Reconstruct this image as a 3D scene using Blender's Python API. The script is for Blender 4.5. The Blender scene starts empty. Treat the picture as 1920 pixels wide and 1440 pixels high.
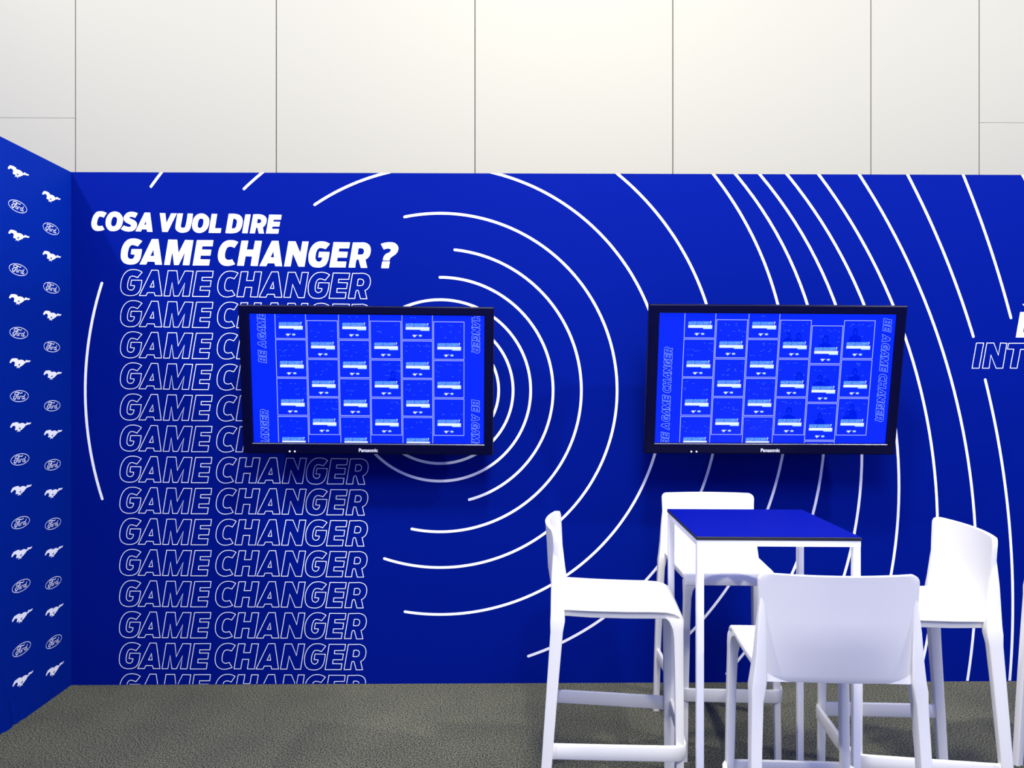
import bpy, bmesh, math, random
from mathutils import Vector, Matrix
from mathutils.geometry import tessellate_polygon

random.seed(7)
S = bpy.context.scene
COL = S.collection
PI = math.pi

# ------------------------------------------------------------------ camera
F = 1387.0                      # focal length in pixels of a 1920 px wide frame
YAW = math.radians(0.6)
CAM_H = 1.526                   # eye height
WALL_Y = 3.772                  # printed stand wall
WALL_H = 2.60
cam_d = bpy.data.cameras.new('camera'); cam_d.sensor_width = 36.0; cam_d.lens = F / 1920 * 36.0
cam_d.clip_start = 0.05
cam = bpy.data.objects.new('camera', cam_d); COL.objects.link(cam)
cam.location = (0, 0, CAM_H); cam.rotation_euler = (PI / 2, 0, -YAW)
S.camera = cam

# ------------------------------------------------------------------ world, lights, exposure
S.view_settings.view_transform = 'Standard'
S.view_settings.look = 'None'
S.view_settings.gamma = 1.0
S.view_settings.use_curve_mapping = False
S.view_settings.exposure = 0.0

w = bpy.data.worlds.new('hall_ambient'); S.world = w; w.use_nodes = True
bg = w.node_tree.nodes['Background']
bg.inputs[0].default_value = (0.145, 0.225, 1.0, 1); bg.inputs[1].default_value = 1.0

def area(name, loc, target, size, power, color=(1, 1, 1), spread=180):
    l = bpy.data.lights.new(name, 'AREA'); l.shape = 'DISK'; l.size = size; l.energy = power; l.color = color
    l.spread = math.radians(spread)
    o = bpy.data.objects.new(name, l); COL.objects.link(o); o.location = loc
    o.rotation_euler = (Vector(target) - Vector(loc)).to_track_quat('-Z', 'Y').to_euler()
    return o
WARM = (1.0, 0.975, 0.90)
area('truss_light_left', (-3.45, 1.35, 5.0), (-0.6, 3.7, 1.2), 0.22, 150, WARM)
area('truss_light_middle', (0.35, 1.55, 5.2), (0.3, 3.6, 1.0), 0.5, 165, WARM)
area('truss_light_right', (4.3, 1.35, 5.0), (1.6, 3.7, 1.2), 0.22, 190, WARM)
area('hall_light', (0.6, -1.2, 5.6), (0.6, 2.6, 0.6), 2.2, 340, WARM)
area('added_hall_fill', (-3.0, 3.1, 5.6), (-2.9, 4.3, 3.0), 0.6, 32, WARM)  # added fill without a known fixture, brightens the left hall panels

# ------------------------------------------------------------------ pixel measuring helpers
def ray(px, py):
    x, z = (px - 960.0) / F, -(py - 720.0) / F
    c, s = math.cos(YAW), math.sin(YAW)
    return Vector((x * c + s, -x * s + c, z))
def at(px, py, depth):
    return Vector((0, 0, CAM_H)) + ray(px, py) * depth
def onwall(px, py, y=WALL_Y):
    r = ray(px, py); t = y / r.y
    return (r.x * t, CAM_H + r.z * t)
COR_X = onwall(133.5, 800)[0]
_ld = ray(922, 720); LDIR = Vector((_ld.x, _ld.y, 0)).normalized() * -1     # side wall runs towards the viewer
LN = Vector((-LDIR.y, LDIR.x, 0))
if LN.x < 0: LN = -LN                                                      # faces the stand
def onleft(px, py):
    r = ray(px, py); c = Vector((COR_X, WALL_Y, 0)); o = Vector((0, 0, CAM_H))
    t = (c - o).dot(LN) / r.dot(LN)
    p = o + r * t
    return ((p - c).dot(LDIR), p.z)

# ------------------------------------------------------------------ materials
MATS = {}
def mat(name, col, rough=0.5, spec=0.5, emit=None, metal=0.0, build=None):
    m = bpy.data.materials.new(name); m.use_nodes = True
    nt = m.node_tree; b = nt.nodes['Principled BSDF']
    b.inputs['Base Color'].default_value = (*col, 1); b.inputs['Roughness'].default_value = rough
    b.inputs['Specular IOR Level'].default_value = spec; b.inputs['Metallic'].default_value = metal
    if emit:
        b.inputs['Emission Color'].default_value = (*emit, 1); b.inputs['Emission Strength'].default_value = 1.0
    if build: build(nt, b)
    MATS[name] = m
    return m
def noise_bump(scale, strength, dist=0.002, detail=3):
    def f(nt, b):
        tc = nt.nodes.new('ShaderNodeTexCoord'); n = nt.nodes.new('ShaderNodeTexNoise')
        n.inputs['Scale'].default_value = scale; n.inputs['Detail'].default_value = detail
        bp = nt.nodes.new('ShaderNodeBump'); bp.inputs['Strength'].default_value = strength; bp.inputs['Distance'].default_value = dist
        nt.links.new(tc.outputs['Object'], n.inputs['Vector']); nt.links.new(n.outputs['Fac'], bp.inputs['Height'])
        nt.links.new(bp.outputs['Normal'], b.inputs['Normal'])
    return f
def lin(*c):
    return tuple((v / 255 / 12.92) if v / 255 <= 0.04045 else ((v / 255 + 0.055) / 1.055) ** 2.4 for v in c)

M_WALL = mat('printed_blue', (0.0003, 0.0076, 0.186), 0.60, 0.02, build=noise_bump(260, 0.10))
M_SIDE = mat('printed_blue_fabric', (0.0003, 0.0150, 0.222), 0.70, 0.02, build=noise_bump(9, 0.16, 0.02))
M_PRINT = mat('white_print', (0.90, 0.90, 0.90), 0.6, 0.3)
M_HALL = mat('hall_panel', (0.360, 0.350, 0.278), 0.75, 0.2, build=noise_bump(40, 0.04))
M_JOINT = mat('panel_joint', (0.16, 0.15, 0.14), 0.9, 0.1)
M_PLASTIC = mat('white_plastic', (0.82, 0.805, 0.715), 0.42, 0.4)
M_METAL = mat('white_lacquer', (0.88, 0.88, 0.87), 0.35, 0.5)
M_TOP = mat('blue_laminate', (0.0005, 0.004, 0.205), 0.42, 0.05)
M_EDGE = mat('black_edge', (0.012, 0.013, 0.018), 0.4, 0.5)
M_BEZEL = mat('black_bezel', (0.0006, 0.0006, 0.020), 0.35, 0.14)
M_TRIM = mat('silver_trim', (0.55, 0.55, 0.60), 0.25, 0.5, metal=1.0)
M_LETTER = mat('silver_lettering', (0.75, 0.76, 0.80), 0.4, 0.5)
M_SCREEN = mat('lit_screen', (0, 0, 0.002), 0.35, 0.2, emit=lin(0, 40, 255))
M_G_LINE = mat('screen_line', (0, 0, 0), 0.5, 0.0, emit=lin(190, 205, 255))
M_G_OUT = mat('screen_outline', (0, 0, 0), 0.5, 0.0, emit=lin(145, 180, 255))
M_G_TEXT = mat('screen_text', (0, 0, 0), 0.5, 0.0, emit=lin(120, 195, 255))
M_G_BAR = mat('screen_bar', (0, 0, 0), 0.5, 0.0, emit=lin(235, 250, 255))
M_G_BAR2 = mat('screen_small_bar', (0, 0, 0), 0.5, 0.0, emit=lin(185, 228, 250))
M_G_DASH = mat('screen_speck', (0, 0, 0), 0.5, 0.0, emit=lin(60, 115, 255))
M_G_FACE = mat('screen_portrait', (0, 0, 0), 0.5, 0.0, emit=lin(0, 31, 236))
M_G_FACE2 = mat('screen_portrait_face', (0, 0, 0), 0.5, 0.0, emit=lin(8, 44, 248))
M_LED = mat('indicator_white', (0.8, 0.8, 0.8), 0.5, 0.3, emit=(0.9, 0.9, 1.0))

def carpet(nt, b):
    tc = nt.nodes.new('ShaderNodeTexCoord')
    n1 = nt.nodes.new('ShaderNodeTexNoise'); n1.inputs['Scale'].default_value = 165; n1.inputs['Detail'].default_value = 3; n1.inputs['Roughness'].default_value = 0.75
    n2 = nt.nodes.new('ShaderNodeTexNoise'); n2.inputs['Scale'].default_value = 3.0; n2.inputs['Detail'].default_value = 5
    r1 = nt.nodes.new('ShaderNodeValToRGB')
    e = r1.color_ramp.elements
    e[0].position = 0.42; e[0].color = (0.008, 0.0085, 0.006, 1)
    e[1].position = 0.60; e[1].color = (0.222, 0.221, 0.160, 1)
    mx = nt.nodes.new('ShaderNodeMix'); mx.data_type = 'RGBA'; mx.blend_type = 'MULTIPLY'; mx.inputs['Factor'].default_value = 1.0
    r2 = nt.nodes.new('ShaderNodeValToRGB')
    r2.color_ramp.elements[0].position = 0.3; r2.color_ramp.elements[0].color = (0.78, 0.80, 0.80, 1)
    r2.color_ramp.elements[1].position = 0.7; r2.color_ramp.elements[1].color = (1, 1, 0.94, 1)
    bp = nt.nodes.new('ShaderNodeBump'); bp.inputs['Strength'].default_value = 0.5; bp.inputs['Distance'].default_value = 0.004
    L = nt.links.new
    L(tc.outputs['Object'], n1.inputs['Vector']); L(tc.outputs['Object'], n2.inputs['Vector'])
    L(n1.outputs['Fac'], r1.inputs['Fac']); L(n2.outputs['Fac'], r2.inputs['Fac'])
    L(r1.outputs['Color'], mx.inputs[6]); L(r2.outputs['Color'], mx.inputs[7])
    L(mx.outputs[2], b.inputs['Base Color'])
    L(n1.outputs['Fac'], bp.inputs['Height']); L(bp.outputs['Normal'], b.inputs['Normal'])
M_CARPET = mat('grey_carpet', (0.05, 0.05, 0.045), 0.95, 0.1, build=carpet)

# ------------------------------------------------------------------ mesh helpers
def link(name, me, mats, parent=None, smooth=None, label=None):
    if not isinstance(mats, (list, tuple)): mats = [mats]
    for m in mats: me.materials.append(m)
    if smooth is not None:
        me.polygons.foreach_set('use_smooth', [True] * len(me.polygons))
        me.set_sharp_from_angle(angle=math.radians(smooth))
    o = bpy.data.objects.new(name, me); COL.objects.link(o)
    if parent: o.parent = parent
    if label: o['label'] = label
    return o
def obj(name, bm, mats, parent=None, smooth=None, label=None, recalc=True):
    if recalc: bmesh.ops.recalc_face_normals(bm, faces=bm.faces)
    me = bpy.data.meshes.new(name); bm.to_mesh(me); bm.free()
    return link(name, me, mats, parent, smooth, label)
def struct(o):
    o['kind'] = 'structure'; return o
def thing(name, label, cat, loc=(0, 0, 0), rz=0.0, group=None):
    o = bpy.data.objects.new(name, None); COL.objects.link(o)
    o.empty_display_size = 0.1
    o.location = loc; o.rotation_euler = (0, 0, rz); o['label'] = label; o['category'] = cat
    if group: o['group'] = group
    return o
def box(bm, lo, hi, mi=0):
    vs = [bm.verts.new((x, y, z)) for x in (lo[0], hi[0]) for y in (lo[1], hi[1]) for z in (lo[2], hi[2])]
    for q in ((0, 1, 3, 2), (4, 6, 7, 5), (0, 4, 5, 1), (2, 3, 7, 6), (0, 2, 6, 4), (1, 5, 7, 3)):
        f = bm.faces.new([vs[i] for i in q]); f.material_index = mi
    return vs
def bevel_all(bm, w, seg=2):
    bmesh.ops.bevel(bm, geom=bm.edges[:], offset=w, segments=seg, affect='EDGES', profile=0.5)
def rrect(wx, wy, r, n=3):
    pts = []
    for cx, cy, a0 in ((1, 1, 0), (-1, 1, 90), (-1, -1, 180), (1, -1, 270)):
        for k in range(n + 1):
            a = math.radians(a0 + 90 * k / n)
            pts.append((cx * (wx / 2 - r) + r * math.cos(a), cy * (wy / 2 - r) + r * math.sin(a)))
    return pts
def loft(bm, rings, cap=True, closed=False):
    vr = [[bm.verts.new(p) for p in ring] for ring in rings]
    n = len(vr[0])
    seq = list(zip(vr, vr[1:])) + ([(vr[-1], vr[0])] if closed else [])
    for a, b in seq:
        for i in range(n):
            bm.faces.new((a[i], a[(i + 1) % n], b[(i + 1) % n], b[i]))
    if cap and not closed:
        bm.faces.new(vr[0]); bm.faces.new(vr[-1])

# curves through marked points: (x, y) corner, (x, y, 1) smooth
def parse(txt):
    out = []
    for t in txt.split():
        s = t[0] == '~'
        x, y = t.lstrip('~').split(',')
        out.append((float(x), float(y), s))
    return out
def curve(pts, n=5, closed=True):
    out = []; N = len(pts)
    rng = range(N if closed else N - 1)
    for i in rng:
        p0, p1 = pts[i], pts[(i + 1) % N]
        if not p0[2] and not p1[2]:
            out.append((p0[0], p0[1])); continue
        pm, pn = pts[(i - 1) % N], pts[(i + 2) % N]
        a, b = Vector(p0[:2]), Vector(p1[:2])
        ch = (b - a)
        def tan(p, q, r):
            v = (Vector(r[:2]) - Vector(p[:2]))
            return v.normalized() * ch.length if v.length > 0 else ch
        ta = tan(pm, p0, p1) if p0[2] and (closed or i > 0) else ch
        tb = tan(p0, p1, pn) if p1[2] and (closed or i + 2 < N) else ch
        if not p0[2]: ta = 2 * ch - tb
        if not p1[2]: tb = 2 * ch - ta
        for k in range(n):
            t = k / n
            h = (2*t**3 - 3*t**2 + 1) * a + (t**3 - 2*t**2 + t) * ta + (-2*t**3 + 3*t**2) * b + (t**3 - t**2) * tb
            out.append((h.x, h.y))
    if not closed: out.append(pts[-1][:2])
    return out

class Flat:
    """collects flat printed shapes; to3(u, v) lays them on the printed surface"""
    def __init__(self, to3):
        self.bm = bmesh.new(); self.to3 = to3
    def poly(self, loops, mi=0):
        vs = []; vl = []
        for lp in loops:
            vl.append([Vector((p[0], p[1], 0)) for p in lp])
            vs += [self.bm.verts.new(self.to3(p[0], p[1])) for p in lp]
        for t in tessellate_polygon(vl):
            if len(set(t)) == 3:
                try:
                    f = self.bm.faces.new([vs[i] for i in t]); f.material_index = mi
                except ValueError: pass
    def stroke(self, pts, wd, closed=False, mi=0, caps=False, ends=None):
        P = [Vector(p) for p in pts]
        Q = [P[0]]
        for p in P[1:]:
            if (p - Q[-1]).length > 1e-7: Q.append(p)
        if closed and (Q[0] - Q[-1]).length < 1e-7: Q.pop()
        P = Q; N = len(P); L = []; R = []
        for i in range(N):
            a = P[i - 1] if (closed or i > 0) else None
            b = P[(i + 1) % N] if (closed or i < N - 1) else None
            d1 = (P[i] - a).normalized() if a is not None else (b - P[i]).normalized()
            d2 = (b - P[i]).normalized() if b is not None else d1
            n1, n2 = Vector((-d1.y, d1.x)), Vector((-d2.y, d2.x))
            m = n1 + n2
            m = m.normalized() if m.length > 1e-6 else n1
            k = min(1.0 / max(m.dot(n1), 0.3), 2.2)
            L.append(P[i] + m * wd / 2 * k); R.append(P[i] - m * wd / 2 * k)
        lv = [self.bm.verts.new(self.to3(*p)) for p in L]; rv = [self.bm.verts.new(self.to3(*p)) for p in R]
        for i in range(N if closed else N - 1):
            j = (i + 1) % N
            f = self.bm.faces.new((lv[i], lv[j], rv[j], rv[i])); f.material_index = mi
        if caps:
            for e, (c, d) in enumerate(((P[0], P[0] - P[1]), (P[-1], P[-1] - P[-2]))):
                if ends and not ends[e]: continue
                a0 = math.atan2(d.y, d.x)
                self.poly([[(c.x + wd / 2 * math.cos(a0 + a), c.y + wd / 2 * math.sin(a0 + a))
                            for a in [PI * (k / 8 - 0.5) for k in range(9)]]], mi)
    def clip(self, co, no):
        g = self.bm.verts[:] + self.bm.edges[:] + self.bm.faces[:]
        bmesh.ops.bisect_plane(self.bm, geom=g, plane_co=co, plane_no=no, clear_outer=True)
    def done(self, name, mats, parent=None, label=None):
        return obj(name, self.bm, mats, parent, None, label, recalc=False)

# ------------------------------------------------------------------ letter shapes (measured off the wall print)
def G_(ox, oy, s, *loops):
    return [[(ox + x / s, oy + y / s) for x, y in curve(parse(l))] for l in loops]
K1 = 19.2; K2 = 1920 / 130
HEAD = [   # the slogan, laid out as on the first outlined row
 G_(220, 500, K1, '890,195 ~740,122 ~560,100 ~400,130 ~260,240 ~160,430 ~120,640 ~130,830 ~210,960 ~340,1025 ~470,1040 ~620,1020 ~740,950 ~820,820 ~855,670 880,485 505,480 475,668 615,680 ~600,760 ~550,825 ~470,838 ~390,800 ~365,700 ~385,540 ~430,410 ~490,345 ~570,335 ~660,360 728,388'),
 G_(220, 500, K1, '1235,120 1470,125 1600,1045 1355,1043 1330,935 1085,930 1030,1038 790,1035', '1292,500 1315,728 1180,728'),
 G_(300, 500, K1, '290,138 610,143 660,620 895,152 1195,160 1048,1062 810,1060 888,590 666,1055 498,1055 433,570 350,1052 140,1050'),
 G_(300, 500, K1, '1320,158 1912,160 1885,382 1515,380 1505,498 1840,502 1808,715 1455,715 1440,850 1790,855 1755,1072 1165,1068'),
 G_(400, 500, K1, '890,232 ~760,175 ~610,158 ~440,190 ~290,310 ~190,500 ~155,720 ~175,880 ~260,1010 ~380,1075 ~500,1090 ~640,1070 775,1025 668,845 ~560,872 ~470,855 ~415,790 ~410,660 ~440,530 ~500,425 ~590,393 ~670,405 750,438'),
 G_(400, 500, K1, '1005,178 1250,178 1195,500 1435,500 1490,182 1738,186 1585,1090 1330,1085 1385,742 1150,740 1090,1082 845,1080'),
 G_(480, 500, K1, '560,185 800,185 930,1100 680,1098 655,992 410,990 360,1098 110,1092', '615,560 640,782 512,778'),
 G_(480, 500, K1, '1160,200 1415,203 1583,620 1660,205 1885,208 1735,1115 1515,1112 1320,640 1235,1105 1000,1103'),
 G_(570, 500, K2, '710,228 ~600,172 ~480,155 ~340,180 ~210,290 ~135,450 ~115,600 ~135,750 ~220,850 ~360,880 ~480,870 ~590,810 ~655,690 ~680,590 700,450 410,442 385,598 495,603 ~480,670 ~430,715 ~370,715 ~315,660 ~310,560 ~340,430 ~390,355 ~450,338 ~520,350 588,375'),
 G_(570, 500, K2, '810,175 1268,183 1240,350 962,350 952,440 1205,447 1180,608 918,605 905,712 1165,718 1140,878 692,875'),
 G_(570, 500, K2, '1345,187 1570,185 ~1700,197 ~1800,260 ~1840,380 ~1820,520 ~1770,605 1690,657 1742,890 1565,890 1512,690 ~1500,662 ~1472,654 ~1442,676 1410,880 1225,880', '1500,350 ~1590,347 ~1640,375 ~1655,430 ~1625,505 ~1580,522 1475,520'),
]
B_ = G_(570, 500, K2, '1345,187 1560,185 ~1690,200 ~1790,270 ~1800,380 ~1760,470 ~1700,515 ~1750,570 ~1770,660 ~1730,790 ~1640,865 ~1520,880 1225,880', '1500,330 ~1590,330 ~1630,370 ~1610,430 ~1560,450 1480,450', '1455,590 ~1560,590 ~1590,640 ~1560,715 ~1510,735 1432,735')
QMARK = G_(690, 440, K1, '462,335 ~600,292 ~780,272 ~960,300 ~1080,420 ~1090,540 ~1020,680 ~900,770 ~810,840 775,935 537,925 ~570,790 ~640,700 ~740,650 ~815,590 ~820,535 ~760,505 ~680,503 568,538') , G_(690, 440, K1, '515,965 788,970 748,1210 475,1205')
INTRO = [
 G_(165, 390, K2, '520,140 ~430,102 ~350,92 ~240,115 ~150,220 ~100,370 ~95,470 ~130,570 ~210,630 ~310,637 ~390,625 460,597 400,490 ~340,500 ~280,490 ~252,440 ~265,350 ~295,260 ~340,238 ~390,248 440,268'),
 G_(165, 390, K2, '~740,98 ~860,130 ~950,230 ~972,350 ~930,500 ~850,600 ~720,642 ~590,620 ~510,520 ~490,400 ~520,260 ~610,140', '~745,245 ~800,275 ~808,340 ~780,460 ~720,510 ~660,490 ~640,430 ~660,320 ~700,255'),
 G_(165, 390, K2, '1380,150 ~1290,115 ~1180,105 ~1080,140 ~1000,230 ~990,310 ~1030,380 ~1110,430 ~1180,465 ~1195,495 ~1160,525 ~1080,515 990,485 912,580 ~1000,630 ~1120,655 ~1250,630 ~1330,560 ~1358,450 ~1320,370 ~1240,320 ~1170,290 ~1145,265 ~1170,245 ~1240,252 1310,275'),
 G_(165, 390, K2, '1568,128 1722,128 1790,662 1640,660 1625,592 1490,592 1470,652 1315,648', '1605,360 1615,465 1555,465'),
 G_(285, 390, K2, '218,140 370,145 402,415 530,148 692,150 435,665 285,662'),
 G_(285, 390, K2, '712,150 862,152 800,480 ~808,530 ~850,550 ~905,540 ~932,490 990,155 1135,158 ~1075,520 ~1010,640 ~870,685 ~740,665 ~660,590 ~652,500'),
 G_(285, 390, K2, '~1360,152 ~1480,180 ~1570,270 ~1588,370 ~1550,540 ~1450,650 ~1330,690 ~1200,665 ~1125,570 ~1112,470 ~1150,300 ~1240,190', '~1365,295 ~1420,320 ~1428,380 ~1400,500 ~1340,555 ~1280,535 ~1265,480 ~1285,370 ~1320,305'),
 G_(285, 390, K2, '1655,163 1808,165 1745,560 1922,562 1902,692 1568,688'),
 G_(410, 390, K2, '280,163 ~510,172 ~620,230 ~668,340 ~645,500 ~580,630 ~455,692 188,692', '405,303 ~460,303 ~508,350 ~500,440 ~475,530 ~430,565 362,562'),
 G_(410, 390, K2, '742,178 890,178 800,700 650,697'),
 G_(410, 390, K2, '958,178 ~1170,180 ~1280,225 ~1330,310 ~1315,420 ~1270,500 1222,530 1258,708 1112,706 1075,545 ~1055,540 1038,548 1005,704 862,700', '1080,310 ~1150,310 ~1182,355 ~1165,405 ~1130,422 1062,420'),
 G_(410, 390, K2, '1400,185 1745,190 1725,325 1522,325 1512,380 1702,385 1680,515 1490,512 1478,578 1672,582 1652,710 1310,708'),
]
K3 = 7.2
RIGHT_OUT = [
 G_(1780, 520, K3, '365,887 462,887 400,1227 305,1227'),
 G_(1780, 520, K3, '505,887 600,887 660,1050 690,887 775,890 720,1227 630,1227 560,1050 535,1227 445,1227'),
 G_(1780, 520, K3, '800,890 1160,890 1148,975 960,972 912,1227 820,1225 868,970 783,968'),
]
RIGHT_SOLID = [
 G_(1780, 520, K3, '955,468 1190,468 1176,548 1030,546 1024,600 1150,602 1136,682 1003,682 996,742 1120,745 1106,812 895,812'),
 G_(1780, 520, K3, '985,360 1050,360 1085,430 1040,430'),
]

# ------------------------------------------------------------------ the setting
bm = bmesh.new(); box(bm, (-4.5, -2.0, -0.05), (6.0, WALL_Y + 1.2, 0.0))
struct(obj('floor', bm, M_CARPET))

X_END = onwall(2180, 720)[0]
bm = bmesh.new(); box(bm, (COR_X - 0.06, WALL_Y, 0), (X_END, WALL_Y + 0.06, WALL_H))
wall_back = struct(obj('wall_back', bm, M_WALL, label='blue printed stand wall with white lettering and rings'))

LEN = 2.6
def left3(s, z, off=0.0):
    return Vector((COR_X, WALL_Y, 0)) + LDIR * s + LN * off + Vector((0, 0, z))
bm = bmesh.new()
loft(bm, [[left3(s, 0, -0.012), left3(s, 0, -0.05), left3(s, WALL_H, -0.05), left3(s, WALL_H, -0.012)] for s in (0.0, LEN)])
CREASES = [((.440, .00), (.560, .34), .010, .013), ((.520, .00), (.640, .30), .011, .016), ((.400, .00), (.480, .20), .007, .010), ((.62, .0), (.80, .40), .010, .018)]
def crease(s, z):
    d = 0.0
    for (s0, z0), (s1, z1), a, wd in CREASES:
        t = (z - z0) / (z1 - z0)
        if 0 <= t < 1:
            u = s - (s0 + (s1 - s0) * t ** 1.3)
            d -= a * (1 - t) ** .8 * math.exp(-(u / wd) ** 2)
    return d
ss = [0.0, .15, .30] + [.34 + .008 * k for k in range(66)] + [1.0, 1.5, LEN]
zz = [0.0] + [.02 * k for k in range(1, 22)] + [.6, 1.2, 1.9, WALL_H]
gv = [[bm.verts.new(left3(a, b, crease(a, b))) for b in zz] for a in ss]
for a in range(len(ss) - 1):
    for b in range(len(zz) - 1):
        f = bm.faces.new((gv[a][b], gv[a + 1][b], gv[a + 1][b + 1], gv[a][b + 1])); f.smooth = True
top = [bm.verts.new(left3(a, WALL_H, -0.012)) for a in (0.0, LEN)]
bm.faces.new([gv[k][-1] for k in range(len(ss))] + [top[1], top[0]])
wall_left = struct(obj('wall_left', bm, M_SIDE, label='blue fabric side wall printed with white emblems'))

# the hall behind: tall white panels with open joints
HY = WALL_Y + 0.55
bm = bmesh.new()
seams = [-980, -610, -236, 141.5, 518, 890.5, 1261.5, 1633, 1836, 2208, 2580]
hz = {2: onwall(60, 221, HY)[1], 8: onwall(1900, 230, HY)[1], 0: 2.9, 9: 2.9}
for i in range(len(seams) - 1):
    x0, x1 = onwall(seams[i], 700, HY)[0] + 0.003, onwall(seams[i + 1], 700, HY)[0] - 0.003
    cuts = [0.0] + ([hz[i]] if i in hz else []) + [5.2]
    for a, b in zip(cuts, cuts[1:]):
        box(bm, (x0, HY, a + (0.001 if a else 0)), (x1, HY + 0.02, b - 0.001))
box(bm, (onwall(-980, 700, HY)[0], HY + 0.021, 0), (onwall(2580, 700, HY)[0], HY + 0.05, 5.2), 1)
struct(obj('wall_hall', bm, [M_HALL, M_JOINT], label='tall white panelled hall wall behind the stand'))

# ------------------------------------------------------------------ print on the back wall
def w3(px, py, off=0.0008):
    x, z = onwall(px, py)
    return Vector((x, WALL_Y - off, z))
BOT = (0, 0, 0.001)

def row_pt(x, y, k):
    """slogan row k (0 = solid heading, 1 = first outline): moved from row 1 as the print converges"""
    t = (x - 225.0) / 470.0
    base1 = 555.3 + t * 5.2
    dyl = 555.6 + 58.30 * (k - 1); dyr = 560.5 + 57.95 * (k - 1)
    xl = 225.3 - 0.215 * (k - 1); xr = 695.0 - 0.69 * (k - 1)
    sc = 1.0
    return (xl + t * (xr - xl), dyl + t * (dyr - dyl) + (y - base1) * sc)
fl = Flat(w3)
for g in INTRO: fl.poly(g)
for g in HEAD: fl.poly([[row_pt(x, y, 0) for x, y in lp] for lp in g])
for g in QMARK: fl.poly(g)
for g in RIGHT_SOLID: fl.poly(g)
fl.done('printed_heading', M_PRINT, wall_back, 'solid white printed heading')

fl = Flat(w3)
for k in range(1, 15):
    for g in HEAD:
        for lp in g: fl.stroke([row_pt(x, y, k) for x, y in lp], 1.2, True)
for g in RIGHT_OUT:
    for lp in g: fl.stroke(lp, 1.25, True)
fl.clip((0, 0, 0.003), (0, 0, -1))
fl.done('outlined_lettering', M_PRINT, wall_back, 'white outlined lettering in repeated rows')

# rings: (centre x, centre y, radius, start degrees, end degrees) in degrees clockwise from straight up
def arc_pts(cx, cy, r, a0, a1):
    n = max(8, int(abs(a1 - a0) / 1.5))
    out = []
    for k in range(n + 1):
        a = math.radians(a0 + (a1 - a0) * k / n)
        out.append((cx + r * math.sin(a), cy - r * math.cos(a)))
    return out
def fit(p):
    # circle through measured points, least squares
    import numpy as np
    A = np.array([[x, y, 1] for x, y in p]); b = np.array([x * x + y * y for x, y in p])
    s = np.linalg.lstsq(A, b, rcond=None)[0]
    cx, cy = s[0] / 2, s[1] / 2
    return cx, cy, math.sqrt(s[2] + cx * cx + cy * cy)
CX, CY = 825.0, 732.0
RW = 5.0
rings = []
for r, a0, a1 in ((110, 0, 360), (137, 0, 360), (170, 0, 360), (212, 0, 165), (265, 6, 191.5), (332, -11.5, 198.3),
                  (420, -34, -1), (420, 1, 189), (527, -44.2, -25), (525, 20, 161.6), (663, -54.8, -43), (665, -107.8, -72.4 - 0),
                  (653.5, 35, 139)):
    rings.append((CX, CY, r, a0, a1))
fl = Flat(w3)
for cx, cy, r, a0, a1 in rings:
    closed = abs(a1 - a0) >= 360
    p = arc_pts(cx, cy, r, a0, a1)
    fl.stroke(p[:-1] if closed else p, RW, closed, caps=not closed)
def big(p, ya, yb, ends=(1, 1)):
    cx, cy, r = fit(p)
    a = math.asin(max(-1, min(1, (ya - cy) / r))); b = math.asin(max(-1, min(1, (yb - cy) / r)))
    n = 40
    fl.stroke([(cx + r * math.cos(a + (b - a) * k / n), cy + r * math.sin(a + (b - a) * k / n)) for k in range(n + 1)], RW, False, caps=True, ends=ends)
big([(1381, 328), (1452, 430), (1505, 550), (1543, 858), (1525, 964), (1492, 1060), (1403, 1215), (1362, 1262)], 310, 1263)
big([(1425, 328), (1499, 430), (1559, 550), (1615, 854), (1602, 1004), (1588, 1058), (1494, 1276)], 310, 1300)
big([(1474, 328), (1552, 430), (1612, 550), (1681, 840), (1684, 923), (1672, 1078)], 310, 1300)
big([(1532, 328), (1607, 430), (1696, 618), (1718, 699), (1744, 840), (1755, 968), (1739, 1192), (1729, 1255)], 310, 1300)
big([(1604, 328), (1683, 438), (1733, 546), (1782, 707), (1803, 819), (1822, 980), (1825, 1175), (1818, 1280)], 310, 1300)
big([(1693, 328), (1755.5, 424), (1794, 515), (1828, 632), (1845.5, 711), (1865.5, 829), (1886, 980), (1893.6, 1066), (1900.6, 1279)], 310, 631)
big([(1693, 328), (1755.5, 424), (1794, 515), (1828, 632), (1845.5, 711), (1865.5, 829), (1886, 980), (1893.6, 1066), (1900.6, 1279)], 712, 1300)
gh = [(1800, 328), (1850, 427), (1878, 515), (1897, 596), (1916, 717), (1955, 1060), (1962, 1279)]
big(gh, 310, 596); big(gh, 718, 1300)
big([(1917, 328), (1963, 427), (1990, 520), (2010, 610)], 310, 600)
fl.clip((0, 0, WALL_H - 0.0005), (0, 0, 1)); fl.clip((0, 0, 0.003), (0, 0, -1)); fl.clip((X_END - 0.01, 0, 0), (1, 0, 0))
fl.done('ring_stripes', M_PRINT, wall_back, 'white printed rings and curved stripes')

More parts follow.
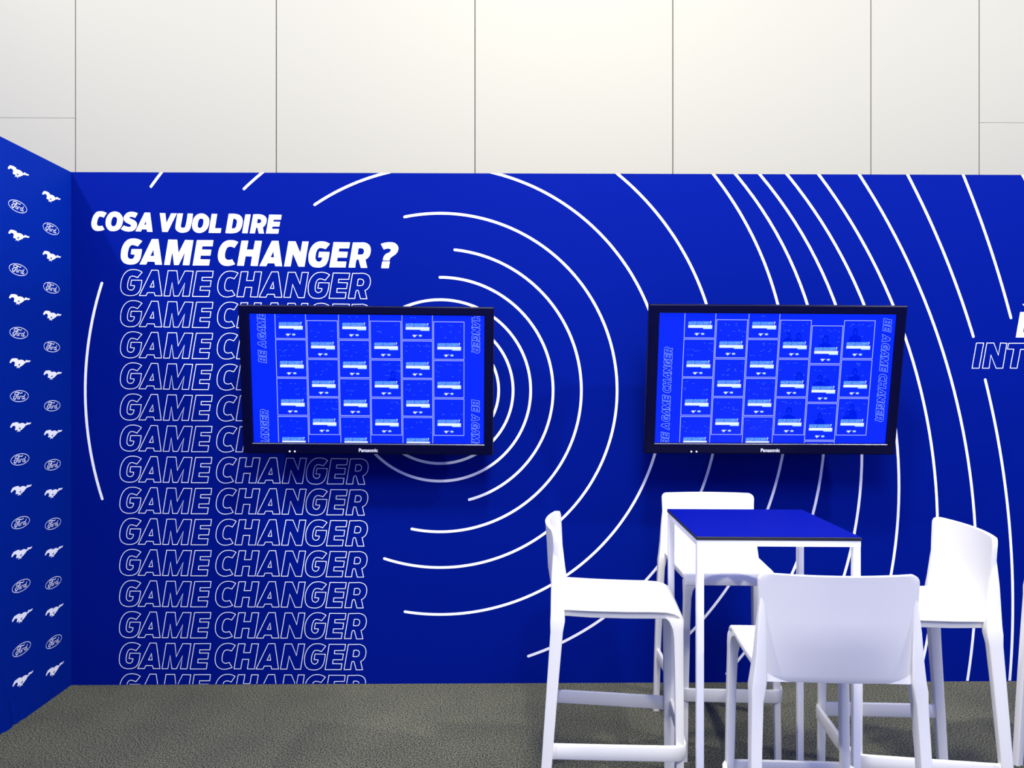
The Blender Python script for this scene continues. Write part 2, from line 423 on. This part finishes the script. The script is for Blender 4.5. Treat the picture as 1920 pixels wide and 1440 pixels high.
# ------------------------------------------------------------------ emblems on the side wall
HORSE = [[(5 + x / 32, 780 + y / 32) for x, y in curve(parse(t), 3)] for t in (
 '490,848 484,795 ~530,690 ~600,590 650,545 ~700,556 ~740,528 ~800,526 ~860,512 ~920,524 985,520 965,580 ~1060,592 ~1150,560 ~1250,558 ~1330,588 1390,635 1425,630 1440,548 ~1500,530 ~1600,545 ~1680,532 1735,515 ~1705,590 ~1640,640 1520,645 ~1480,690 1400,712 ~1340,800 ~1280,860 ~1200,930 1150,975 1060,1000 1100,1070 1070,1085 1020,1045 970,1055 915,1102 890,1080 950,1010 925,990 880,972 860,992 770,990 ~785,900 ~800,800 ~770,750 ~700,725 ~620,770 550,850',
 '1110,800 1115,850 1070,930 1000,952 1040,905 955,882 1050,850')]
def tall_local(loops, px, py):
    s0, z0 = onleft(px, py)
    out = []
    for lp in loops:
        q = []
        for x, y in lp:
            s, z = onleft(x, y); q.append((s - s0, z - z0))
        out.append(q)
    return out
HORSE_L = tall_local(HORSE, 39.0, 805.0)
OV = lambda x, y: (15 + x / 38.4, 845 + y / 38.4)
OVAL_L = tall_local([[OV(900 + 650 * math.cos(t), 690 - 108 * math.cos(t) + 398 * math.sin(t)) for t in [2 * PI * k / 40 for k in range(40)]]], 38.4, 863.0)
FORD = [(58, '620,665 ~568,600 ~600,500 ~690,440 ~850,440 ~1000,468 ~1070,440 1105,395'),
        (74, '835,490 ~780,580 ~720,690 ~660,820 ~600,930 ~540,962 ~485,900 ~492,800 560,740'),
        (48, '620,660 ~720,605 860,600'),
        (48, '800,915 ~755,870 ~770,770 ~830,715 ~868,760 ~850,860 800,915'),
        (52, '965,680 900,900'), (46, '930,770 ~990,690 1060,670'),
        (48, '1215,660 ~1140,665 ~1090,760 ~1105,850 ~1170,830 1215,720'),
        (56, '1312,490 ~1245,690 ~1200,810 ~1250,845 1305,760')]
FORD_L = [(wd / 38.4, tall_local([[OV(x, y) for x, y in curve(parse(t), 4, False)]], 38.4, 863.0)[0]) for wd, t in FORD]
PXM = abs(onleft(38.4, 863)[1] - onleft(38.4, 864)[1])          # metres per pixel there
fl = Flat(lambda s, z: left3(s, z, 0.0008))
def put(kind, px, py):
    s0, z0 = onleft(px, py)
    if kind == 'h':
        fl.poly([[(s0 + a, z0 + b) for a, b in lp] for lp in HORSE_L])
    else:
        fl.stroke([(s0 + a, z0 + b) for a, b in OVAL_L[0]], 1.05 * PXM, True)
        for wd, lp in FORD_L: fl.stroke([(s0 + a, z0 + b) for a, b in lp], wd * PXM * 0.92, False, caps=True)
for k in range(9):
    put('h', 33.5 + 8.5 * k / 8, 325 + 118.9 * k); put('h', 95.5 + 6.5 * k / 8, 371.5 + 110.7 * k)
for k in range(8):
    put('o', 32.8 + 7.5 * k / 7, 387 + 118.6 * k); put('o', 95.3 + 5.2 * k / 7, 429 + 110.6 * k)
# the same pattern goes on towards the viewer, outside the picture
(sa, _), (sb, _) = onleft(33.5, 325), onleft(95.5, 371.5)
zs = [onleft(33.5 + 8.5 * k / 8, 325 + 118.9 * k)[1] for k in range(9)]; zo = [onleft(32.8 + 7.5 * k / 7, 387 + 118.6 * k)[1] for k in range(8)]
for c in range(1, 6):
    s0 = sa + (sa - sb) * c
    for z in zs: fl.poly([[(s0 + a, z + b) for a, b in lp] for lp in HORSE_L])
    for z in zo:
        fl.stroke([(s0 + a, z + b) for a, b in OVAL_L[0]], 1.05 * PXM, True)
        for wd, lp in FORD_L: fl.stroke([(s0 + a, z + b) for a, b in lp], wd * PXM * 0.92, False, caps=True)
fl.done('printed_emblems', M_PRINT, wall_left, 'white running horse and oval script emblems')

# ------------------------------------------------------------------ televisions
TW, TH, TD = 1.212, 0.717, 0.085
BL_, BR_, BT_, BB_ = 0.050, 0.046, 0.042, 0.054
SW, SH = TW - BL_ - BR_, TH - BT_ - BB_
def glyph_run(word):
    """letters of the slogan set one after another; returns loops with a baseline at 0 and cap height 1"""
    idx = {'G': HEAD[0], 'A': HEAD[1], 'M': HEAD[2], 'E': HEAD[3], 'C': HEAD[4], 'H': HEAD[5], 'N': HEAD[7], 'R': HEAD[10], 'B': B_}
    adv = 0.0; out = []
    for ch in word:
        if ch == ' ': adv += 0.30; continue
        g = idx[ch]
        allp = [p for lp in g for p in lp]
        yb = max(p[1] for p in allp); yt = min(p[1] for p in allp)
        h = yb - yt; xl = min(p[0] for p in allp); xr = max(p[0] for p in allp)
        out += [[((x - xl) / h + adv, (yb - y) / h) for x, y in lp] for lp in g]
        adv += (xr - xl) / h + (-0.10 if ch in 'AG' else -0.04)
    return out, adv
def screen_art(parent, cols, strips, faces):
    fl = Flat(lambda x, z: Vector((x, -0.0006, z)))
    U = lambda u: -SW / 2 + u * SW
    V = lambda v: SH / 2 - v * SH
    TWU, THU = 0.1300 * SW, 0.2885 * SH
    dash = random.Random(len(faces) + 3)
    flf = []
    for c, tops in enumerate(cols):
        u0 = 0.1078 + 0.1351 * c
        for r, v0 in enumerate(tops):
            x0, z0 = U(u0), V(v0)
            fl.stroke([(x0, z0), (x0 + TWU, z0), (x0 + TWU, z0 - THU), (x0, z0 - THU)], 0.0025, True, 0)
            for q in range(dash.choice((7, 10, 13))):
                dx, dz = dash.uniform(0.06, 0.92) * TWU, dash.choice((0.1, 0.14, 0.27, 0.31, 0.42)) * THU + dash.uniform(-.01, .01) * THU
                fl.stroke([(x0 + dx, z0 - dz), (x0 + min(dx + 0.008, TWU), z0 - dz + dash.uniform(-.002, .001))], 0.0022, False, 5)
            for (cc, rr, fx, fz, sz) in faces:
                if (cc, rr) == (c, r):
                    X, Z = x0 + fx * TWU, z0 - fz * THU
                    fl.poly([[(X + sz * .55 * math.cos(t), Z + sz * .75 * math.sin(t)) for t in [2 * PI * k / 16 for k in range(16)]]], 6)
                    fl.poly([[(X - sz * 1.3, z0 - THU * .62), (X - sz * 1.1, Z - sz * 1.0), (X - sz * .4, Z - sz * .6), (X + sz * .4, Z - sz * .6), (X + sz * 1.1, Z - sz * 1.0), (X + sz * 1.3, z0 - THU * .62)]], 6)
                    flf.append([(X + sz * .34 * math.cos(t), Z - sz * .08 + sz * .5 * math.sin(t)) for t in [2 * PI * k / 14 for k in range(14)]])
    for lp in flf:
        bmv = [fl.bm.verts.new((x, -0.0008, z)) for x, z in lp]; f = fl.bm.faces.new(bmv); f.material_index = 7
    fl2 = Flat(lambda x, z: Vector((x, -0.0010, z)))
    run, adv = glyph_run('GAME CHANGER')
    for c, tops in enumerate(cols):
        u0 = 0.1078 + 0.1351 * c
        for v0 in tops:
            x0, z0 = U(u0), V(v0)
            wt = 0.68 * TWU; hgt = 0.072 * THU
            X, Z = x0 + 0.125 * TWU, z0 - 0.645 * THU
            for gi in range(0, len(run)):
                lp = run[gi]
                fl2.stroke([(X + p[0] / adv * wt, Z + p[1] * hgt) for p in (lp[::2] if len(lp) > 14 else lp)], 0.0016, True, 2)
            qs = [[((x - 714) / 40, (502 - y) / 48) for x, y in lp] for g in QMARK for lp in g]
            for lp in qs: fl2.poly([[(X + wt + 0.02 * TWU + p[0] * 0.05 * TWU, Z + p[1] * hgt * 1.2) for p in lp]], 3)
            bx0, bx1 = X - 0.005 * TWU, X + 0.775 * TWU
            fl2.poly([[(bx0, Z - .018 * THU), (bx1, Z - .018 * THU), (bx1, Z - .092 * THU), (bx0, Z - .092 * THU)]], 3)
            fl2.poly([[(X + 0.48 * TWU, Z - .092 * THU), (bx1, Z - .092 * THU), (bx1, Z - .120 * THU), (X + 0.48 * TWU, Z - .120 * THU)]], 4)
            hx, hzz = x0 + 0.42 * TWU, z0 - 0.905 * THU
            k = 0.165 * TWU / 39.0
            fl2.poly([[(hx + (x - 39) * k, hzz + (805 - y) * k * 1.15) for x, y in HORSE[0]]], 3)
            ox, oz = x0 + 0.60 * TWU, z0 - 0.895 * THU
            fl2.poly([[(ox + .058 * TWU * math.cos(t), oz + .026 * THU * math.sin(t)) for t in [2 * PI * q / 14 for q in range(14)]]], 4)
    # vertical slogans scrolling along both sides: (u of the baseline, v of the first letter, direction)
    run, adv = glyph_run('BE A GAME CHANGER')
    cap = 0.0385
    for u, v, d, ln in strips:
        ln *= SH; k = ln / adv
        for lp in run:
            if d > 0: pts = [(U(u) - p[1] * cap, V(v) + p[0] * k) for p in lp]     # reads upwards
            else: pts = [(U(u) + p[1] * cap, V(v) - p[0] * k) for p in lp]         # reads downwards
            fl2.stroke(pts, 0.0019, True, 1)
    mats = [M_G_LINE, M_G_OUT, M_G_TEXT, M_G_BAR, M_G_BAR2, M_G_DASH, M_G_FACE, M_G_FACE2]
    me = bpy.data.meshes.new('tmp'); fl2.bm.to_mesh(me); fl.bm.from_mesh(me); fl2.bm.free(); bpy.data.meshes.remove(me)
    for co, no in (((0, 0, SH / 2 - 0.001), (0, 0, 1)), ((0, 0, -SH / 2 + 0.001), (0, 0, -1)), ((SW / 2, 0, 0), (1, 0, 0)), ((-SW / 2, 0, 0), (-1, 0, 0))):
        fl.clip(co, no)
    return fl.done('screen_graphics', mats, parent)

def television(px_c, gap, lean, roll, label, cols, strips, faces):
    yb = WALL_Y - gap                       # front face at the lower edge
    tilt = math.radians(lean)
    pb = ray(px_c, 852); t = yb / pb.y
    base = Vector((0, 0, CAM_H)) + pb * t
    root = thing('television', label, 'television', (base.x, base.y, base.z), 0, 'televisions on the blue wall')
    root.rotation_euler = (tilt, math.radians(roll), 0)        # top leans towards the viewer
    root['group'] = 'televisions on the blue wall'
    # bezel: a frame around the screen opening, and the set behind it
    bm = bmesh.new()
    o0, o1 = (-TW / 2, 0.0), (TW / 2, TH)
    i0, i1 = (-TW / 2 + BL_, BB_), (TW / 2 - BR_, TH - BT_)
    def rect(lo, hi, y): return [(lo[0], y, lo[1]), (hi[0], y, lo[1]), (hi[0], y, hi[1]), (lo[0], y, hi[1])]
    def grow(lo, hi, e): return (lo[0] - e, lo[1] - e), (hi[0] + e, hi[1] + e)
    prof = [(grow(i0, i1, 0), 0.016), (grow(i0, i1, 0.001), 0.003), (grow(i0, i1, 0.006), 0.0), (grow(o0, o1, -0.006), 0.0), (grow(o0, o1, -0.0015), 0.0025),
            (grow(o0, o1, 0), 0.008), (grow(o0, o1, 0), 0.032), (grow(o0, o1, -0.02), 0.040), (grow(o0, o1, -0.05), TD)]
    loft(bm, [rect(g[0], g[1], y) for g, y in prof], cap=False)
    bm.verts.ensure_lookup_table()
    bm.faces.new(bm.verts[-4:])
    obj('bezel', bm, M_BEZEL, root)
    bm = bmesh.new(); box(bm, (-SW / 2 - 0.002, 0, -SH / 2 - 0.002), (SW / 2 + 0.002, 0.004, SH / 2 + 0.002))
    scr = obj('screen', bm, M_SCREEN, root, label='lit blue screen showing a grid of framed pictures')
    scr.location = ((i0[0] + i1[0]) / 2, 0.0125, (i0[1] + i1[1]) / 2)
    screen_art(scr, cols, strips, faces)
    bm = bmesh.new(); box(bm, (i0[0] - 0.004, -0.002, BB_ - 0.0065), (i1[0] + 0.004, 0.003, BB_ - 0.002)); bevel_all(bm, 0.001, 1)
    obj('trim_strip', bm, M_TRIM, root, label='thin silver strip under the screen')
    for x in (-0.380, -0.355):
        bm = bmesh.new(); bmesh.ops.create_uvsphere(bm, u_segments=10, v_segments=6, radius=0.0042)
        l = obj('indicator_light', bm, M_LED, root, 40, label='small white light'); l.location = (x, -0.0005, 0.012)
    tcu = bpy.data.curves.new('maker_name', 'FONT'); tcu.body = 'Panasonic'; tcu.size = 0.0235; tcu.align_x = 'CENTER'; tcu.extrude = 0.0005; tcu.offset = 0.0006
    tmp = bpy.data.objects.new('maker_name', tcu); COL.objects.link(tmp)
    me = bpy.data.meshes.new_from_object(tmp); bpy.data.objects.remove(tmp)
    t = link('maker_name', me, M_LETTER, root, label='silver maker name lettering')
    t.location = (0.0, -0.0006, 0.0125); t.rotation_euler = (PI / 2, 0, 0)
    # wall bracket
    bm = bmesh.new(); box(bm, (-0.20, TD, 0.20), (0.20, TD + 0.02, 0.52))
    M = Matrix.Rotation(tilt, 4, 'X').inverted()
    yw = WALL_Y - base.y - 0.006
    for x in (-0.16, 0.16):
        for z in (0.26, 0.46):
            q = M @ Vector((0, yw, z + 0.01))
            loft(bm, [[(x - .02, TD + .015, z - .02), (x + .02, TD + .015, z - .02), (x + .02, TD + .015, z + .02), (x - .02, TD + .015, z + .02)],
                      [(x - .02, q.y, q.z - .02), (x + .02, q.y, q.z - .02), (x + .02, q.y, q.z + .02), (x - .02, q.y, q.z + .02)]])
    obj('wall_bracket', bm, M_EDGE, root)
    return root
ODD = (-0.102, 0.197, 0.4955, 0.795); EVEN = (0.048, 0.3475, 0.6465)
television(690.5, 0.172, 7.2, 0.5, 'black wall television above the outlined lettering, left of the two', [ODD, EVEN, ODD, EVEN, ODD, EVEN],
           [(0.0665, 0.377, 1, 0.755), (0.0665, 1.498, 1, 0.755), (0.9465, -0.470, -1, 0.755), (0.9465, 0.650, -1, 0.755)],
           [(3, 1, .72, .40, .024)])
television(1443.5, 0.222, 8.8, 0.33, 'black wall television above the high table, right of the two', [ODD, EVEN, ODD, EVEN, tuple(v + .041 for v in EVEN) + (0.986,), EVEN],
           [(0.061, 1.015, 1, 0.755), (0.9480, 0.030, -1, 0.795)],
           [(3, 0, .28, .40, .02), (3, 0, .62, .42, .022), (3, 1, .72, .46, .030), (3, 2, .46, .36, .028), (4, 0, .46, .36, .028), (4, 1, .36, .36, .024),
            (4, 1, .62, .46, .02), (4, 2, .46, .34, .022), (5, 0, .38, .30, .024), (5, 1, .46, .32, .024), (5, 2, .46, .24, .022), (5, 2, .34, .40, .02)])

# ------------------------------------------------------------------ high table
TBL_H = 1.031
pf = [at(1306, 1005, 2.395), at(1613, 1010, 2.395), at(1509, 957, 2.925), at(1258, 955, 2.925)]
tc = sum(((Vector((p.x, p.y, 0))) for p in pf), Vector()) / 4
ang = math.atan2((pf[1] - pf[0]).y + (pf[2] - pf[3]).y, (pf[1] - pf[0]).x + (pf[2] - pf[3]).x)
side_dir = (pf[3] + pf[2] - pf[0] - pf[1]); ang2 = math.atan2(-side_dir.x, side_dir.y)
TS = 0.530
table = thing('high_table', 'square white framed high table with a blue top among the stools', 'table', (tc.x - 0.006, tc.y, 0), (ang + ang2) / 2)
h = TS / 2
bm = bmesh.new(); box(bm, (-h, -h, TBL_H - 0.0125), (h, h, TBL_H - 0.0014)); bevel_all(bm, 0.0012, 1)
obj('table_edge', bm, M_EDGE, table, label='thin black edge of the top')
bm = bmesh.new(); box(bm, (-h + .0012, -h + .0012, TBL_H - 0.0016), (h - .0012, h - .0012, TBL_H))
obj('table_top', bm, M_TOP, table, label='plain blue top surface')
zt = TBL_H - 0.0127; LW = 0.023
bm = bmesh.new()
for s in (-1, 1):
    box(bm, (-h + .002, s * (h - .002 - LW / 2) - LW / 2, zt - 0.019), (h - .002, s * (h - .002 - LW / 2) + LW / 2, zt))
    box(bm, (s * (h - .002 - LW / 2) - LW / 2, -h + .002 + LW, zt - 0.019), (s * (h - .002 - LW / 2) + LW / 2, h - .002 - LW, zt))
obj('table_frame', bm, M_METAL, table)
for sx in (-1, 1):
    for sy in (-1, 1):
        bm = bmesh.new(); c = h - .002 - LW / 2
        box(bm, (sx * c - LW / 2, sy * c - LW / 2, 0), (sx * c + LW / 2, sy * c + LW / 2, zt - 0.019)); bevel_all(bm, 0.0015, 1)
        obj('table_leg', bm, M_METAL, table)

# ------------------------------------------------------------------ bar stools
def leg_mesh(secs, r=0.004):
    bm = bmesh.new()
    loft(bm, [[(x + a, y + b, z) for a, b in rrect(wx, wy, min(r, wx * .45, wy * .45))] for z, x, y, wx, wy in secs])
    return bm
def make_stool(label):
    root = thing('bar_stool', label, 'stool', group=None)
    # seat: a section swept from back to front, rolling over at the front edge
    path = [(-.226, .746, .200, .030), (-.20, .742, .202, .034), (-.10, .738, .199, .036), (0.02, .737, .195, .036), (.11, .738, .191, .036), (.155, .737, .188, .035),
            (.178, .733, .186, .033), (.193, .726, .185, .030), (.2005, .718, .184, .027), (.2025, .712, .184, .024)]
    bm = bmesh.new(); rings_ = []
    for i, (y, z, hw, th) in enumerate(path):
        a = path[max(i - 1, 0)]; b = path[min(i + 1, len(path) - 1)]
        d = Vector((0, b[0] - a[0], b[1] - a[1])).normalized(); nrm = Vector((0, -d.z, d.y))
        hf = th / 2
        sec = [(hw - .005, hf), (hw - .0015, hf - .0012), (hw, hf - .0045), (hw, hf - .0095), (hw - .003, hf - .0125), (hw - .0075, hf - .0135), (hw - .0105, -hf + .002), (hw - .014, -hf)]
        sec = sec + [(-u, v) for u, v in reversed(sec)]
        rings_.append([Vector((u, y, z)) + nrm * v for u, v in sec])
    loft(bm, rings_)
    obj('seat', bm, M_PLASTIC, root, 35)
    # backrest shell
    bm = bmesh.new(); rows = []; top = 1.022; rc = 0.022
    zl = [.732, .75, .78, .82, .86, .90, .94, .975, top - rc]
    lv = [(z, 0.0) for z in zl] + [(top - rc + rc * math.sin(math.radians(t)), rc * (1 - math.cos(math.radians(t)))) for t in (22, 45, 67, 82)] + [(top, rc)]
    def hw_(z): return 0.2030 + 0.007 * max(0.0, (z - .80) / .22)
    def yb_(z):
        t = (z - .73) / .29
        return -.213 - .003 * t - .010 * t * t
    def cc_(z): return .012 + .022 * min(1.0, max(0.0, (z - .735) / .12)) ** .8
    NU = 18
    for z, ins in lv:
        hw = hw_(z) - ins; row = []
        for k in range(NU + 1):
            u = -1 + 2 * k / NU
            x = u * hw
            row.append(Vector((x, yb_(z) - cc_(z) * (1 - (x / .208) ** 2), z)))
        rows.append(row)
    vf = [[bm.verts.new(p + Vector((0, .008, 0))) for p in r] for r in rows]
    vb = [[bm.verts.new(p + Vector((0, -.008, 0))) for p in r] for r in rows]
    for g, fl_ in ((vf, 1), (vb, 0)):
        for j in range(len(rows) - 1):
            for k in range(NU): bm.faces.new((g[j][k], g[j][k + 1], g[j + 1][k + 1], g[j + 1][k]))
    for j in range(len(rows) - 1):
        for k in (0, NU): bm.faces.new((vf[j][k], vf[j + 1][k], vb[j + 1][k], vb[j][k]))
    for k in range(NU):
        for j in (0, len(rows) - 1): bm.faces.new((vf[j][k], vf[j][k + 1], vb[j][k + 1], vb[j][k]))
    bmesh.ops.recalc_face_normals(bm, faces=bm.faces)
    eds = [e for e in bm.edges if e.calc_face_angle(0) > math.radians(50)]
    bmesh.ops.bevel(bm, geom=eds, offset=.003, segments=2, affect='EDGES', profile=.5, clamp_overlap=True)
    obj('backrest', bm, M_PLASTIC, root, 40)
    for s in (-1, 1):
        obj('leg', leg_mesh([(0, s * .187, .2005, .025, .025), (.27, s * .1835, .1985, .026, .027), (.55, s * .1780, .1970, .028, .030), (.66, s * .1740, .1955, .030, .033), (.69, s * .1710, .1930, .036, .038), (.713, s * .1635, .1880, .048, .049), (.724, s * .1600, .180, .050, .056)]), M_PLASTIC, root, 50)
        obj('leg', leg_mesh([(0, s * .2295, -.268, .026, .034), (.27, s * .2255, -.250, .027, .036), (.55, s * .2185, -.229, .029, .040), (.68, s * .2135, -.219, .031, .043), (.715, s * .2100, -.216, .037, .050), (.74, s * .2065, -.216, .036, .048), (.80, s * .2035, -.220, .029, .039),
                             (.87, s * .2015, -.223, .024, .029), (.93, s * .2000, -.225, .016, .017), (.97, s * .1990, -.226, .008, .009)]), M_PLASTIC, root, 50)
    # footrest band
    cen = [(-.2255, -.255), (-.2165, -.05), (-.2045, .165), (-.2005, .190), (-.192, .206), (-.174, .2145), (-.09, .216), (0, .216), (.09, .216), (.174, .2145), (.192, .206), (.2005, .190), (.2045, .165), (.2165, -.05), (.2255, -.255)]
    bm = bmesh.new(); rings_ = []
    for i, (x, y) in enumerate(cen):
        a = cen[max(i - 1, 0)]; b = cen[min(i + 1, len(cen) - 1)]
        d = Vector((b[0] - a[0], b[1] - a[1], 0)).normalized(); n_ = Vector((-d.y, d.x, 0))
        rings_.append([Vector((x, y, .273)) + n_ * u + Vector((0, 0, v)) for u, v in rrect(.016, .052, .005, 2)])
    loft(bm, rings_)
    obj('footrest', bm, M_PLASTIC, root, 40)
    return root
def copy_thing(src, label):
    r = src.copy(); COL.objects.link(r); r['label'] = label
    for ch in src.children:
        c = ch.copy(); COL.objects.link(c); c.parent = r
    return r
def place(o, x, y, face):      # face: direction looked at, degrees from +X
    o.location = (x, y, 0); o.rotation_euler = (0, 0, math.radians(face - 90))
    o['group'] = 'white bar stools'
s0 = make_stool('white plastic bar stool left of the high table, seen side-on')
place(s0, 0.420, 2.722, -6)
s1 = copy_thing(s0, 'white plastic bar stool behind the high table, its back to the blue wall')
place(s1, 0.926, 3.180, -93)
s2 = copy_thing(s0, 'nearest white plastic bar stool, showing the shaded back of its backrest')
place(s2, 0.902, 2.185, 86.5)
s3 = copy_thing(s0, 'white plastic bar stool right of the high table, its seat turned left')
place(s3, 1.395, 2.62, 174)
s4 = copy_thing(s0, 'white bar stool cut off at the right edge, only a leg showing')
fr = ray(1908, 1433); foot = fr * (CAM_H / -fr.z)
rot = Matrix.Rotation(math.radians(20 - 90), 3, 'Z') @ Vector((-.229, -.268, 0))
place(s4, foot.x - rot.x, foot.y - rot.y, 20)
